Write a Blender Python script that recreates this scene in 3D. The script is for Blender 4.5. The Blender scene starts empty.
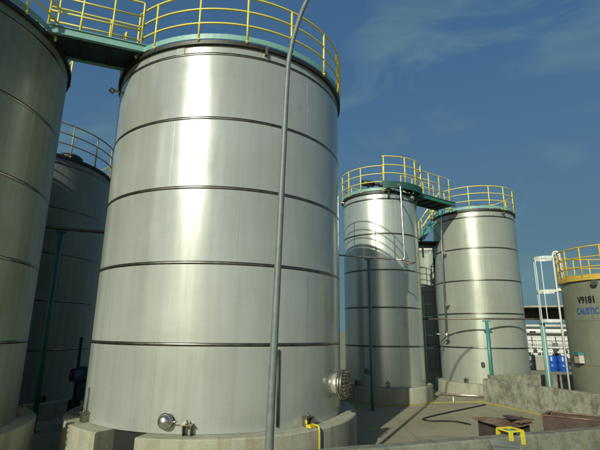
import bpy, math, random
from math import sin, cos, pi, radians as R_
from mathutils import Vector, Matrix

random.seed(7)
S = bpy.context.scene
COL = S.collection

# ------------------------------------------------------------------ helpers
def az(a):                      # compass bearing (degrees from +Y towards +X) -> unit vector
    return Vector((sin(R_(a)), cos(R_(a)), 0))

class MB:
    """collects faces, builds ONE mesh object"""
    def __init__(self): self.v, self.f, self.s, self.m = [], [], [], []
    def add(self, vs, fs, smooth=False, mi=0):
        o = len(self.v); self.v += [tuple(p) for p in vs]
        for f in fs:
            self.f.append(tuple(i + o for i in f)); self.s.append(smooth); self.m.append(mi)
    def box(self, c, sx, sy, sz, rot=0, mi=0):            # c = centre of the BOTTOM face
        ca, sa = cos(R_(rot)), sin(R_(rot)); vs = []
        for dz in (0, sz):
            for dx, dy in ((-1, -1), (1, -1), (1, 1), (-1, 1)):
                x, y = dx * sx / 2, dy * sy / 2
                vs.append((c[0] + ca * x - sa * y, c[1] + sa * x + ca * y, c[2] + dz))
        self.add(vs, [(3, 2, 1, 0), (4, 5, 6, 7), (0, 1, 5, 4), (1, 2, 6, 5), (2, 3, 7, 6), (3, 0, 4, 7)], False, mi)
    def prism(self, pts, z0, z1, mi=0):                   # pts counter-clockwise
        n = len(pts)
        vs = [(p[0], p[1], z0) for p in pts] + [(p[0], p[1], z1) for p in pts]
        self.add(vs, [tuple(reversed(range(n))), tuple(range(n, 2 * n))] +
                 [(i, (i + 1) % n, n + (i + 1) % n, n + i) for i in range(n)], False, mi)
    def beam(self, a, b, w, h, up=(0, 0, 1), mi=0):
        a, b, up = Vector(a), Vector(b), Vector(up)
        d = (b - a).normalized(); s = d.cross(up).normalized(); u = s.cross(d)
        vs = []
        for p in (a, b):
            for i, j in ((-1, -1), (1, -1), (1, 1), (-1, 1)):
                vs.append(p + s * (i * w / 2) + u * (j * h / 2))
        self.add(vs, [(0, 1, 2, 3), (7, 6, 5, 4), (4, 5, 1, 0), (5, 6, 2, 1), (6, 7, 3, 2), (7, 4, 0, 3)], False, mi)
    def tube(self, path, r, seg=10, mi=0, closed=False, caps=True):
        P = [Vector(p) for p in path]; n = len(P)
        rs = r if isinstance(r, (list, tuple)) else [r] * n
        vs = []; prev = None
        for i, p in enumerate(P):
            if closed: t = P[(i + 1) % n] - P[i - 1]
            else: t = P[min(i + 1, n - 1)] - P[max(i - 1, 0)]
            t.normalize()
            if prev is None:
                x = t.orthogonal().normalized()
            else:
                x = prev - t * prev.dot(t); x.normalize()
            prev = x; y = t.cross(x)
            for k in range(seg):
                a = 2 * pi * k / seg
                vs.append(p + (x * cos(a) + y * sin(a)) * rs[i])
        fs = []
        for i in range(n if closed else n - 1):
            j = (i + 1) % n
            for k in range(seg):
                l = (k + 1) % seg
                fs.append((i * seg + k, i * seg + l, j * seg + l, j * seg + k))
        self.add(vs, fs, True, mi)
        if caps and not closed:
            o = len(self.v) - len(vs)
            self.f.append(tuple(o + k for k in reversed(range(seg)))); self.s.append(False); self.m.append(mi)
            self.f.append(tuple(o + (n - 1) * seg + k for k in range(seg))); self.s.append(False); self.m.append(mi)
    def cyl(self, a, b, r, seg=20, mi=0): self.tube([a, b], r, seg, mi)
    def lathe(self, prof, c=(0, 0, 0), n=96, mi=0, smooth=True):       # full turn, prof [(r,z)] bottom to top on the outside
        vs = []; m = len(prof)
        for i in range(n):
            d = az(-360.0 * i / n)
            for r, z in prof: vs.append((c[0] + d.x * r, c[1] + d.y * r, c[2] + z))
        fs = []
        for i in range(n):
            j = (i + 1) % n
            for k in range(m - 1):
                fs.append((i * m + k, j * m + k, j * m + k + 1, i * m + k + 1))
        self.add(vs, fs, smooth, mi)
    def sector(self, r0, r1, z0, z1, a0, a1, c=(0, 0), step=3.0, mi=0, cham=0.0):    # ring sector, bearings a0<a1
        full = abs(a1 - a0) >= 359.9
        n = max(2, int(abs(a1 - a0) / step) + 1)
        prof = [(r0, z0), (r1, z0)] + ([(r1, z1 - cham), (r1 - cham, z1)] if cham else [(r1, z1)]) + [(r0, z1)]
        m = len(prof); vs = []
        cnt = n if full else n + 1
        for i in range(cnt):
            d = az(a1 + (a0 - a1) * i / n)
            for r, z in prof: vs.append((c[0] + d.x * r, c[1] + d.y * r, z))
        o = len(self.v); self.v += vs
        for i in range(n):
            j = (i + 1) % cnt
            for k in range(m):
                l = (k + 1) % m
                self.f.append((o + i * m + k, o + j * m + k, o + j * m + l, o + i * m + l)); self.s.append(False); self.m.append(mi)
        if not full:
            self.f.append(tuple(o + k for k in reversed(range(m)))); self.s.append(False); self.m.append(mi)
            self.f.append(tuple(o + n * m + k for k in range(m))); self.s.append(False); self.m.append(mi)
    def build(self, name, mat, parent=None, loc=(0, 0, 0)):
        me = bpy.data.meshes.new(name)
        me.from_pydata(self.v, [], self.f)
        me.polygons.foreach_set('use_smooth', self.s)
        me.polygons.foreach_set('material_index', self.m)
        for mm in (mat if isinstance(mat, (list, tuple)) else [mat]): me.materials.append(mm)
        me.update()
        o = bpy.data.objects.new(name, me); COL.objects.link(o)
        o.location = loc
        if parent: o.parent = parent
        return o

def arc(r, z, a0, a1, step=4.0, c=(0, 0)):
    n = max(2, int(abs(a1 - a0) / step) + 1)
    return [Vector((c[0] + sin(R_(a0 + (a1 - a0) * i / n)) * r, c[1] + cos(R_(a0 + (a1 - a0) * i / n)) * r, z)) for i in range(n + 1)]

def smooth_path(pts, k=8):      # Catmull-Rom
    P = [Vector(p) for p in pts]; P = [P[0] * 2 - P[1]] + P + [P[-1] * 2 - P[-2]]
    out = []
    for i in range(1, len(P) - 2):
        for j in range(k):
            t = j / k
            out.append(0.5 * (2 * P[i] + (P[i + 1] - P[i - 1]) * t + (2 * P[i - 1] - 5 * P[i] + 4 * P[i + 1] - P[i + 2]) * t * t
                              + (3 * P[i] - P[i - 1] - 3 * P[i + 1] + P[i + 2]) * t ** 3))
    out.append(P[-2]); return out

def elbow(pts, r=0.12, k=6):    # polyline with rounded corners
    P = [Vector(p) for p in pts]; out = [P[0]]
    for i in range(1, len(P) - 1):
        a = P[i] + (P[i - 1] - P[i]).normalized() * min(r, (P[i - 1] - P[i]).length * .45)
        b = P[i] + (P[i + 1] - P[i]).normalized() * min(r, (P[i + 1] - P[i]).length * .45)
        for j in range(k + 1):
            t = j / k; out.append(a * (1 - t) ** 2 + P[i] * 2 * t * (1 - t) + b * t * t)
    out.append(P[-1]); return out

def tag(o, label=None, cat=None, group=None, kind=None):
    if label: o['label'] = label
    if cat: o['category'] = cat
    if group: o['group'] = group
    if kind: o['kind'] = kind
    return o
def thing(name, label, cat, loc=(0, 0, 0), group=None):
    o = bpy.data.objects.new(name, None); COL.objects.link(o); o.location = loc
    o.empty_display_size = 0.2
    return tag(o, label, cat, group)
def copy_of(o, parent, loc):
    c = o.copy(); COL.objects.link(c); c.parent = parent; c.location = loc; return c

# ------------------------------------------------------------------ materials
ALB = .77
def dim(c): return tuple(q * ALB for q in c)
class NT:
    def __init__(self, name):
        self.mat = bpy.data.materials.new(name); self.mat.use_nodes = True
        self.t = self.mat.node_tree; self.n = self.t.nodes
        self.b = self.n['Principled BSDF']
        self.tc = self.n.new('ShaderNodeTexCoord')
    def link(self, a, b): self.t.links.new(a, b)
    def node(self, ty, **kw):
        x = self.n.new(ty)
        for k, v in kw.items(): setattr(x, k, v)
        return x
    def math(self, op, a, b=None, clamp=False):
        x = self.node('ShaderNodeMath', operation=op, use_clamp=clamp)
        for i, q in enumerate((a, b)):
            if q is None: continue
            if isinstance(q, (int, float)): x.inputs[i].default_value = q
            else: self.link(q, x.inputs[i])
        return x.outputs[0]
    def noise(self, vec, scale, detail=4, rough=.55, dist=0):
        x = self.node('ShaderNodeTexNoise'); x.inputs['Scale'].default_value = scale
        x.inputs['Detail'].default_value = detail; x.inputs['Roughness'].default_value = rough
        x.inputs['Distortion'].default_value = dist
        self.link(vec, x.inputs['Vector']); return x.outputs['Fac']
    def ramp(self, fac, stops):
        x = self.node('ShaderNodeValToRGB'); e = x.color_ramp.elements
        while len(e) < len(stops): e.new(.5)
        for q, (p, c) in zip(e, stops):
            q.position = p; q.color = (c if isinstance(c, (tuple, list)) else (c, c, c)) + ((1,) if not isinstance(c, tuple) or len(c) == 3 else ())if isinstance(c, tuple) else (c, c, c, 1)
        self.link(fac, x.inputs[0]); return x.outputs['Color']
    def mix(self, fac, a, b, mode='MIX'):
        x = self.node('ShaderNodeMix', data_type='RGBA', blend_type=mode)
        for sock, q in ((x.inputs[0], fac), (x.inputs[6], a), (x.inputs[7], b)):
            if isinstance(q, (int, float)): sock.default_value = q
            elif isinstance(q, tuple): sock.default_value = q + (1,)
            else: self.link(q, sock)
        return x.outputs[2]
    def mapping(self, vec, scale=(1, 1, 1), loc=(0, 0, 0)):
        x = self.node('ShaderNodeMapping'); x.inputs['Scale'].default_value = scale; x.inputs['Location'].default_value = loc
        self.link(vec, x.inputs['Vector']); return x.outputs[0]
    def bump(self, h, strength=.3, dist=.02):
        x = self.node('ShaderNodeBump'); x.inputs['Strength'].default_value = strength; x.inputs['Distance'].default_value = dist
        self.link(h, x.inputs['Height']); self.link(x.outputs[0], self.b.inputs['Normal'])
    def base(self, c):
        if isinstance(c, tuple): self.b.inputs['Base Color'].default_value = c + (1,)
        else: self.link(c, self.b.inputs['Base Color'])
    def set(self, **kw):
        for k, v in kw.items():
            k = k.replace('_', ' ').capitalize() if k != 'specular' else 'Specular IOR Level'
            if isinstance(v, (int, float)): self.b.inputs[k].default_value = v
            else: self.link(v, self.b.inputs[k])

def steel_plate(name, col, rough=.40, dirt=.35, seed=0.0, metal=.95, aniso=0.45):
    """rolled stainless plate: plate-to-plate tone, brushed grain, run-down streaks, stains"""
    col = dim(col); m = NT(name); o = m.tc.outputs['Object']
    sep = m.node('ShaderNodeSeparateXYZ'); m.link(o, sep.inputs[0])
    ang = m.math('ARCTAN2', sep.outputs[0], m.math('MULTIPLY', sep.outputs[1], -1.0))
    z = sep.outputs[2]
    def vec(a, b, c):
        x = m.node('ShaderNodeCombineXYZ')
        for i, q in enumerate((a, b, c)):
            if isinstance(q, (int, float)): x.inputs[i].default_value = q
            else: m.link(q, x.inputs[i])
        return x.outputs[0]
    course = m.math('FLOOR', m.math('DIVIDE', z, 1.22))
    plate = m.math('FLOOR', m.math('ADD', m.math('MULTIPLY', ang, 0.8), m.math('MULTIPLY', course, 0.37)))
    wn = m.node('ShaderNodeTexWhiteNoise', noise_dimensions='3D'); m.link(vec(course, plate, seed), wn.inputs['Vector'])
    runs = m.noise(vec(m.math('MULTIPLY', ang, 9.0), seed, m.math('MULTIPLY', z, 0.22)), 2.2, 5, .6)
    grain = m.noise(vec(m.math('MULTIPLY', ang, 2.0), seed, m.math('MULTIPLY', z, 55.0)), 1.6, 3, .6)
    blot = m.noise(o, 0.9, 5, .62, .6)
    spots = m.noise(o, 5.5, 4, .7)
    tone = m.ramp(wn.outputs['Value'], [(0, .90), (1, 1.0)])
    c = m.mix(1.0, tone, col, 'MULTIPLY')
    runc = m.ramp(runs, [(.36, (.80, .79, .74)), (.62, (1.0, 1.0, 1.0))])
    c = m.mix(dirt * 1.1, c, m.mix(1.0, c, runc, 'MULTIPLY'))
    blc = m.ramp(blot, [(.30, (.72, .70, .62)), (.58, (1.0, 1.0, 1.0))])
    c = m.mix(dirt, c, m.mix(1.0, c, blc, 'MULTIPLY'))
    scuff = m.noise(m.mapping(o, (1, 1, .45), (seed * 3.1, seed, 2.0)), 3.3, 6, .66, 1.2)
    c = m.mix(m.math('MULTIPLY', m.ramp(scuff, [(.64, 0.0), (.72, 1.0)]), .45 * dirt + .04), c, (.13, .125, .09))
    grc = m.ramp(grain, [(.3, .96), (.7, 1.0)])
    c = m.mix(1.0, c, grc, 'MULTIPLY')
    m.base(c)
    r = m.math('ADD', rough - .06, m.math('MULTIPLY', blot, .10))
    r = m.math('ADD', r, m.math('MULTIPLY', m.math('SUBTRACT', wn.outputs['Value'], .5), .05))
    r = m.math('ADD', r, m.math('MULTIPLY', m.math('SUBTRACT', runs, .5), .10))
    m.set(metallic=metal, roughness=r)
    tg = m.node('ShaderNodeTangent', direction_type='RADIAL', axis='Z')
    m.b.inputs['Anisotropic'].default_value = aniso; m.b.inputs['Anisotropic Rotation'].default_value = .25
    m.link(tg.outputs[0], m.b.inputs['Tangent'])
    h = m.math('ADD', m.math('MULTIPLY', m.noise(vec(m.math('MULTIPLY', ang, 1.2), seed, m.math('MULTIPLY', z, .8)), 1.3, 2, .5), 1.0),
               m.math('MULTIPLY', spots, .03))
    m.bump(h, .25, .012)
    return m.mat

def metal(name, col, rough=.35, met=.9, var=.12, scale=8, bump=.0):
    m = NT(name); o = m.tc.outputs['Object']
    f = m.noise(o, scale, 4, .6)
    m.base(m.mix(1.0, m.ramp(f, [(.3, 1 - 2 * var), (.7, 1.0)]), col, 'MULTIPLY'))
    m.set(metallic=met, roughness=m.math('ADD', rough - .08, m.math('MULTIPLY', f, .16)))
    if bump: m.bump(f, bump, .01)
    return m.mat

def paint(name, col, rough=.45, wear=(.10, .05, .025), amount=.5, scale=14, fade=.15):
    """paint with faded patches and small chips of rust"""
    col = dim(col); m = NT(name); o = m.tc.outputs['Object']
    f = m.noise(o, 2.3, 5, .6); ch = m.noise(o, scale, 6, .72)
    c = m.mix(1.0, m.ramp(f, [(.3, 1 - fade), (.7, 1.0)]), col, 'MULTIPLY')
    c = m.mix(m.ramp(ch, [(.72 - .16 * amount, 0.0), (.74 - .14 * amount, 1.0)]), c, wear)
    m.base(c); m.set(roughness=m.math('ADD', rough - .1, m.math('MULTIPLY', f, .2)), metallic=0.0)
    m.bump(ch, .12, .004)
    return m.mat

def concrete(name, c0, c1, stain=(.10, .085, .06), stain_amt=.5, moss=0.0, streak=0.0, scale=1.0, bump=.35):
    c0, c1, stain = dim(c0), dim(c1), dim(stain); m = NT(name); o = m.tc.outputs['Object']
    big = m.noise(o, .55 * scale, 6, .62, .4); mid = m.noise(o, 3.1 * scale, 6, .65); fine = m.noise(o, 38 * scale, 4, .6)
    c = m.mix(m.ramp(big, [(.33, 0.0), (.66, 1.0)]), c0, c1)
    c = m.mix(1.0, c, m.ramp(fine, [(.3, .82), (.7, 1.0)]), 'MULTIPLY')
    c = m.mix(m.math('MULTIPLY', m.ramp(mid, [(.5, 0.0), (.72, 1.0)]), stain_amt), c, stain)
    if name == 'yard_concrete':          # pour joints, hairline cracks and tyre-dark patches
        br = m.node('ShaderNodeTexBrick'); br.offset = 0.0
        for q, val in (('Scale', 1.0), ('Mortar Size', .008), ('Brick Width', 3.1), ('Row Height', 2.6), ('Mortar Smooth', .3)): br.inputs[q].default_value = val
        m.link(m.mapping(o, (1, 1, 1), (.6, .35, 0)), br.inputs['Vector'])
        c = m.mix(m.math('MULTIPLY', br.outputs['Fac'], .75), c, dim((.09, .085, .06)))
        vo = m.node('ShaderNodeTexVoronoi', feature='DISTANCE_TO_EDGE'); vo.inputs['Scale'].default_value = .55
        wv = m.node('ShaderNodeVectorMath', operation='ADD'); nn_ = m.node('ShaderNodeTexNoise'); nn_.inputs['Scale'].default_value = 1.6; nn_.inputs['Detail'].default_value = 6
        m.link(o, nn_.inputs['Vector']); m.link(o, wv.inputs[0]); m.link(nn_.outputs['Color'], wv.inputs[1]); m.link(wv.outputs[0], vo.inputs['Vector'])
        c = m.mix(m.math('MULTIPLY', m.ramp(vo.outputs['Distance'], [(.0, 1.0), (.006, 0.0)]), .55), c, dim((.12, .11, .08)))
        pt = m.noise(m.mapping(o, (.55, 1.3, 1)), 1.1, 6, .68, .8)
        c = m.mix(m.math('MULTIPLY', m.ramp(pt, [(.50, 0.0), (.70, 1.0)]), .42), c, dim((.16, .145, .095)))
    if streak:
        sp = m.mapping(o, (7, 7, .35)); st = m.noise(sp, 1.0, 5, .6)
        c = m.mix(m.math('MULTIPLY', m.ramp(st, [(.52, 0.0), (.66, 1.0)]), streak), c, (.16, .125, .06))
    if moss:
        mo = m.noise(m.mapping(o, (1, 1, .8)), 4.2, 8, .74, .5)
        c = m.mix(m.math('MULTIPLY', m.ramp(mo, [(.44, 0.0), (.60, 1.0)]), moss), c, (.045, .045, .033))
    m.base(c); m.set(roughness=.88, specular=.25)
    m.bump(m.math('ADD', m.math('MULTIPLY', fine, .35), mid), bump, .02)
    return m.mat

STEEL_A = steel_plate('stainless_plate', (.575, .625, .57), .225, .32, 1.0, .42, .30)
STEEL_B = steel_plate('stainless_plate_shaded_grimy', (.285, .34, .285), .50, .85, 4.0, .28, .1)  # shade on tanks B and F put into the base colour, plus grime streaks
STEEL_E = steel_plate('stainless_plate_deep_shade', (.30, .325, .285), .5, .60, 6.0, .25, .2)  # tank E's deep shade is put into this darker base colour
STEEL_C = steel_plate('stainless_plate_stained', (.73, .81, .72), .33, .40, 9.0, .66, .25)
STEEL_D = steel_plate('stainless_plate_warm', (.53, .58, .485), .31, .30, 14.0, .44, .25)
BAND = metal('polished_weld_band', (.22, .22, .185), .34, .95, .22, 6)
SEAM = metal('heat_tinted_weld', (.36, .385, .33), .40, .42, .12, 9)
ROOF = metal('tank_roof_steel', (.5, .5, .46), .45, .9)
RIMD = metal('shaded_rim_dark_steel', (.05, .052, .046), .5, .7)  # rim shadow put into the colour; also serves plain dark parts
CHROME = metal('bright_stainless', (.66, .65, .60), .20, .95, .12, 12)
DULLBOLT = metal('bolt_steel', (.24, .22, .165), .42, .8)
NECK = metal('brushed_neck_steel', (.62, .60, .50), .30, .6)
GALV = metal('galvanised_pole', (.145, .175, .165), .55, .2, .14, 10, .05)
PIPE_SS = metal('pipe_steel', (.58, .55, .47), .3, .9)
PIPE_BR = metal('brown_pipe_steel', (.20, .165, .125), .45, .6, .2)
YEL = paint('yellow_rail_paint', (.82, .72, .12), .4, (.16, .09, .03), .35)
YELDIM = paint('shaded_yellow_rail_paint', (.36, .31, .14), .5, (.14, .09, .04), .6)  # rail yellow with the back tank's shade put into its colour
ORY = paint('orange_yellow_paint', (.66, .46, .06), .45, (.16, .08, .03), .5)
YELB = paint('bright_yellow_paint', (.74, .62, .035), .4, (.12, .09, .03), .4)
YELG = paint('worn_yellow_paint', (.42, .37, .10), .7, (.22, .20, .15), 1.0, 9, .35)
TEALT = paint('pale_teal_paint', (.20, .42, .36), .45, (.10, .10, .07), .3)
TEALD = paint('green_teal_paint', (.035, .20, .16), .45, (.05, .05, .04), .3)
TEALP = paint('teal_post_paint', (.045, .255, .24), .45, (.10, .07, .04), .4)
TEALK = paint('deep_green_paint', (.018, .095, .075), .5, (.04, .04, .03), .4)
DKGREEN = paint('dark_green_plate', (.015, .035, .032), .6, (.03, .03, .02), .3)
WHITE = paint('white_ladder_paint', (.70, .74, .68), .45, (.30, .22, .12), .35)
OFFW = paint('off_white_wall_paint', (.62, .62, .57), .6, (.25, .22, .17), .6, 3)
GPAINT = paint('beige_tank_paint', (.205, .225, .155), .5, (.22, .20, .15), .35, 6, .18)
BLACK = paint('black_letter_paint', (.012, .012, .014), .5, (.05, .05, .05), .15)
BLUEL = paint('blue_letter_paint', (.03, .09, .30), .5, (.1, .1, .12), .15)
BLUED = paint('blue_drum_plastic', (.012, .085, .42), .35, (.02, .05, .2), .2, 5)
NAVY = paint('navy_drum_plastic', (.008, .022, .035), .45, (.03, .04, .05), .2, 5)
DARK = paint('dark_beam_paint', (.007, .007, .007), .6, (.05, .04, .03), .4)
GREYB = paint('grey_enclosure_paint', (.11, .13, .125), .35, (.2, .2, .18), .3)
CREAM = paint('cream_box_paint', (.55, .52, .42), .5, (.2, .16, .1), .4)
RUST = NT('rusty_sheet'); _o = RUST.tc.outputs['Object']
_f = RUST.noise(_o, 4.5, 7, .7, .6); _g = RUST.noise(_o, 1.3, 5, .6)
RUST.base(RUST.mix(RUST.ramp(_g, [(.42, 0.0), (.62, 1.0)]),
                   RUST.ramp(_f, [(.3, (.045, .025, .018)), (.55, (.13, .070, .040)), (.75, (.24, .15, .075))]),
                   RUST.ramp(_f, [(.3, (.13, .085, .05)), (.6, (.30, .23, .14)), (.8, (.40, .30, .12))])))
RUST.set(roughness=.85); RUST.bump(_f, .4, .01); RUST = RUST.mat
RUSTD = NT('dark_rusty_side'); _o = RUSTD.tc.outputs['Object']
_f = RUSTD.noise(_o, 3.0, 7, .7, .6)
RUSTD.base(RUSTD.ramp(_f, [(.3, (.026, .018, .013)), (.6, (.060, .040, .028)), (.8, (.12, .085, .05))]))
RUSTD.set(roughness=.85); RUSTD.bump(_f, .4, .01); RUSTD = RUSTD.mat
RUBBER = paint('black_rubber', (.014, .014, .013), .6, (.04, .04, .035), .3)
PLINTH = concrete('plinth_concrete', (.36, .365, .26), (.46, .465, .36), (.24, .20, .10), .45, .12, .42)
GROUND = concrete('yard_concrete', (.31, .288, .185), (.40, .372, .25), (.20, .18, .115), .35, 0, 0, .6, .25)
WALLM = concrete('mossy_concrete', (.29, .305, .215), (.39, .40, .30), (.13, .12, .09), .6, .62, .35, 1.0, .6)
WALLF = concrete('weathered_wall_concrete', (.20, .225, .165), (.28, .305, .235), (.12, .12, .09), .45, .45, .35, 1.0, .5)

# ------------------------------------------------------------------ railing
def railing(parent, spans, r, zb, posts, heights, mat, toe=None, toe_mat=None, rr=.0195, toe_h=.09, c=(0, 0)):
    """curved guard rail on a tank rim: the top rail is the part; mid rails, posts and toe plate are its sub-parts"""
    m = MB()
    for a0, a1 in spans: m.tube(arc(r, zb + heights[-1], a0, a1, 4, c), rr, 8)
    root = m.build('railing', mat, parent)
    for h in heights[:-1]:
        k = MB()
        for a0, a1 in spans: k.tube(arc(r, zb + h, a0, a1, 4, c), rr * .92, 8)
        k.build('mid_rail', mat, root)
    p = MB(); p.tube([(0, 0, -.06), (0, 0, heights[-1] - .004)], rr, 8); p.box((0, 0, -.030), .055, .05, .012)
    first = None
    for a in posts:
        d = az(a) * r; loc = (d.x + c[0], d.y + c[1], zb)
        if first is None: first = p.build('post', mat, root, loc)
        else: copy_of(first, root, loc)
    if toe:
        t = MB()
        for a0, a1 in spans: t.sector(r - .012, r - .002, zb - .01, zb + toe_h, a0, a1, c)
        t.build('toe_plate', toe_mat, root)
    return root

def anchor_mb():                # anchor chair: two gussets, cap plate, bolt; outwards is +Y
    k = MB()
    for s in (-1, 1): k.box((s * .055, .055, 0), .014, .11, .13)
    k.box((0, .06, .13), .16, .13, .016)
    k.cyl((0, .075, -.02), (0, .075, .20), .012, 8)
    k.cyl((0, .075, .146), (0, .075, .17), .024, 6)
    return k

def manhole(parent, R, a, z, neck_r=.21, fl_r=.30, neck=.20, nb=20, mat_fl=None):
    d = az(a); t = Vector((d.y, -d.x, 0)); up = Vector((0, 0, 1)); base = d * (R - .03) + up * z
    mat_fl = mat_fl or DULLBOLT
    k = MB(); k.cyl(base, base + d * (neck + .03), neck_r, 40)
    root = k.build('manhole', NECK, parent)
    f = MB(); f.cyl(base + d * (neck + .031), base + d * (neck + .071), fl_r, 40); f.build('flange', CHROME, root)
    f = MB(); f.cyl(base + d * (neck + .077), base + d * (neck + .117), fl_r, 40); f.build('cover', mat_fl, root)
    b = MB(); b.cyl(-d * .030, d * .130, .008, 6); b.cyl(d * .118, d * .134, .015, 6); b.cyl(-d * .018, -d * .001, .015, 6)
    first = None
    for i in range(nb):
        q = 2 * pi * i / nb
        loc = base + d * (neck + .031) + (t * cos(q) + up * sin(q)) * (fl_r - .04)
        if first is None: first = b.build('bolt', DULLBOLT, root, loc)
        else: copy_of(first, root, loc)
    h = MB(); h.tube([base + d * (neck + .118) + t * -.09, base + d * (neck + .18) + t * -.09, base + d * (neck + .18) + t * .09, base + d * (neck + .118) + t * .09], .011, 8)
    h.build('handle', DULLBOLT, root)
    return root

def nozzle(parent, R, a, z, r=.07, L=.12, mat=None, fl=True):
    d = az(a); base = d * (R - .02) + Vector((0, 0, z))
    k = MB(); k.cyl(base, base + d * (L + .02), r, 24)
    if fl:
        k.cyl(base + d * (L + .021), base + d * (L + .045), r * 1.55, 24)
        k.cyl(base + d * (L + .049), base + d * (L + .075), r * 1.55, 24)
    return k.build('nozzle', mat or CHROME, parent)

def tank(name, label, c, zb, R, steel, rim, courses=5, spans=((-180, 180),), posts=(), heights=(.30, .59, .88), railmat=None,
         toe=True, group='stainless steel storage tanks', anchors=(), seam_phase=20, rail_r=.06, toe_h=.09):
    T = thing(name, label, 'tank', (c[0], c[1], zb), group)
    H = rim - zb
    # shell with its vertical plate welds
    k = MB()
    k.lathe([(R, 0)] + [(R, 1.22 * i / 2) for i in range(1, 2 * courses + 1)] + [(R, H)], n=160)
    for i in range(courses + 1):
        z0, z1 = 1.22 * i + .035, min(1.22 * (i + 1) - .035, H - .1)
        if z1 - z0 < .2: continue
        for q in range(4):
            a = seam_phase + q * 90 + (i % 3) * 31
            w = math.degrees(.006 / R)
            k.sector(R - .01, R + .0022, z0, z1, a - w, a + w, mi=1, step=5)
    k.build('shell', [steel, SEAM], T)
    r = MB(); r.lathe([(R + .035, H + .002), (R * .5, H + .10), (.02, H + .20)], n=96); r.build('roof', ROOF, T)
    r = MB(); r.sector(R - .02, R + .055, H - .075, H, 0, 360, step=2.5); r.build('rim_ring', RIMD, T)  # shadow on the projecting ring is painted in by its dark colour
    for i in range(1, courses + 1):
        b = MB(); b.sector(R - .01, R + .0035, 1.22 * i - .026, 1.22 * i + .026, 0, 360, step=2.0)
        ob = b.build('weld_band', BAND, T)
        ob.data.polygons.foreach_set('use_smooth', [True] * len(ob.data.polygons))
    if posts:
        railing(T, spans, R + rail_r, H + .03, posts, heights, railmat or YEL, toe, TEALT, toe_h=toe_h)
    first = None
    for a in anchors:
        d = az(a)
        if first is None:
            first = anchor_mb().build('anchor_chair', DULLBOLT, T, (d.x * R, d.y * R, 0)); o = first
        else: o = copy_of(first, T, (d.x * R, d.y * R, 0))
        o.rotation_euler = (0, 0, -R_(a))
    return T, H

def plinth(label, c, r0, r1, h, spans, joints=()):
    T = MB()
    for a0, a1 in spans: T.sector(r0, r1, -.05, h - .004, a0, a1, step=2.5, cham=.018)
    # inner filling under the tank
    T.sector(.05, r0 - .004, -.05, h - .012, 0, 360, step=6)
    o = T.build('concrete_plinth', PLINTH, None, (c[0], c[1], 0))
    return tag(o, label, 'plinth', 'round concrete plinths under the tanks')

# ------------------------------------------------------------------ setting: ground
def grid_plane(name, size, z, mat):
    k = MB(); k.add([(-size, -size, z), (size, -size, z), (size, size, z), (-size, size, z)], [(0, 1, 2, 3)])
    return k.build(name, mat)
tag(grid_plane('ground', 900, 0, GROUND), kind='structure')

# ------------------------------------------------------------------ tanks
A_C, A_R, A_Z = (-1.551, 9.034), 2.368, .72
B_C, B_R, B_Z = (-6.75, 6.66), 2.368, .72
E_C, E_R, E_Z = (-8.35, 12.6), 2.368, .40
C_C, C_R, C_Z = (2.949, 15.606), 1.333, .487
D_C, D_R, D_Z = (7.2185, 17.7355), 1.594, .407
F_C, F_R, F_Z = (6.75, 22.6), 1.45, .40
G_C, G_R = (8.89, 12.16), 1.40

def rng(a0, a1, st):
    n = int(round((a1 - a0) / st)); return [a0 + (a1 - a0) * i / n for i in range(n + 1)]

TA, HA = tank('storage_tank', 'big bright stainless tank in the middle, nearest to the camera behind the lamp pole', A_C, A_Z, A_R, STEEL_A, 7.06,
              spans=((-125, 219),), posts=[-125, -105, -84, -63, -42, -21, 0, 21, 42, 63, 84, 109, 125, 146, 166, 186, 207, 219],
              anchors=(-131, 180, 135.5, 80, 60, 20, -20, -60, -100), seam_phase=14)
manhole(TA, A_R, 112.5, 1.255 - A_Z, .18, .25, .11)
d = az(-172.5); q = d * (A_R - .02) + Vector((0, 0, .175)); tt = Vector((d.y, -d.x, 0))
k = MB(); k.tube([q + d * x for x in (0, .07, .071, .085, .086, .12, .15, .17, .18)], [.06, .06, .112, .112, .098, .098, .082, .05, .004], 32)
g = k.build('outlet_valve', CHROME, TA)
k = MB(); k.tube([q + d * .13 - tt * .09, q + d * .15 - tt * .20 + Vector((0, 0, .015))], .010, 8); k.build('lever', CHROME, g)
k = MB(); k.cyl(q + d * .03, q + d * .045, .105, 28); k.build('collar', DULLBOLT, g)
k = MB(); d = az(-118); k.cyl(d * (A_R - .02) + Vector((0, 0, HA - .27)), d * (A_R + .16) + Vector((0, 0, HA - .27)), .022, 10)
k.cyl(d * (A_R + .12) + Vector((0, 0, HA - .30)), d * (A_R + .20) + Vector((0, 0, HA - .26)), .055, 14); k.build('sight_lamp', NECK, TA)
k = MB(); d = az(157.5); k.box(d * (A_R + .03) + Vector((0, 0, HA - .16)), .05, .07, .17, 22); k.build('rim_clip', DULLBOLT, TA)
k = MB(); d = az(-166); k.box(d * (A_R + .006) + Vector((0, 0, HA - .23)), .15, .012, .13, -14); k.build('welded_pad', STEEL_A, TA)
k = MB(); d = az(148.4); k.tube([d * (A_R + .012) + Vector((0, 0, z)) for z in (.04, .5, 1.145)], .020, 8); k.build('earthing_cable', RIMD, TA)
k = MB(); d = az(-129.6); k.tube([d * (A_R + .02) + Vector((0, 0, z)) for z in (.06, .3, .50)], .009, 8); k.build('earthing_cable', RIMD, TA)

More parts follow.
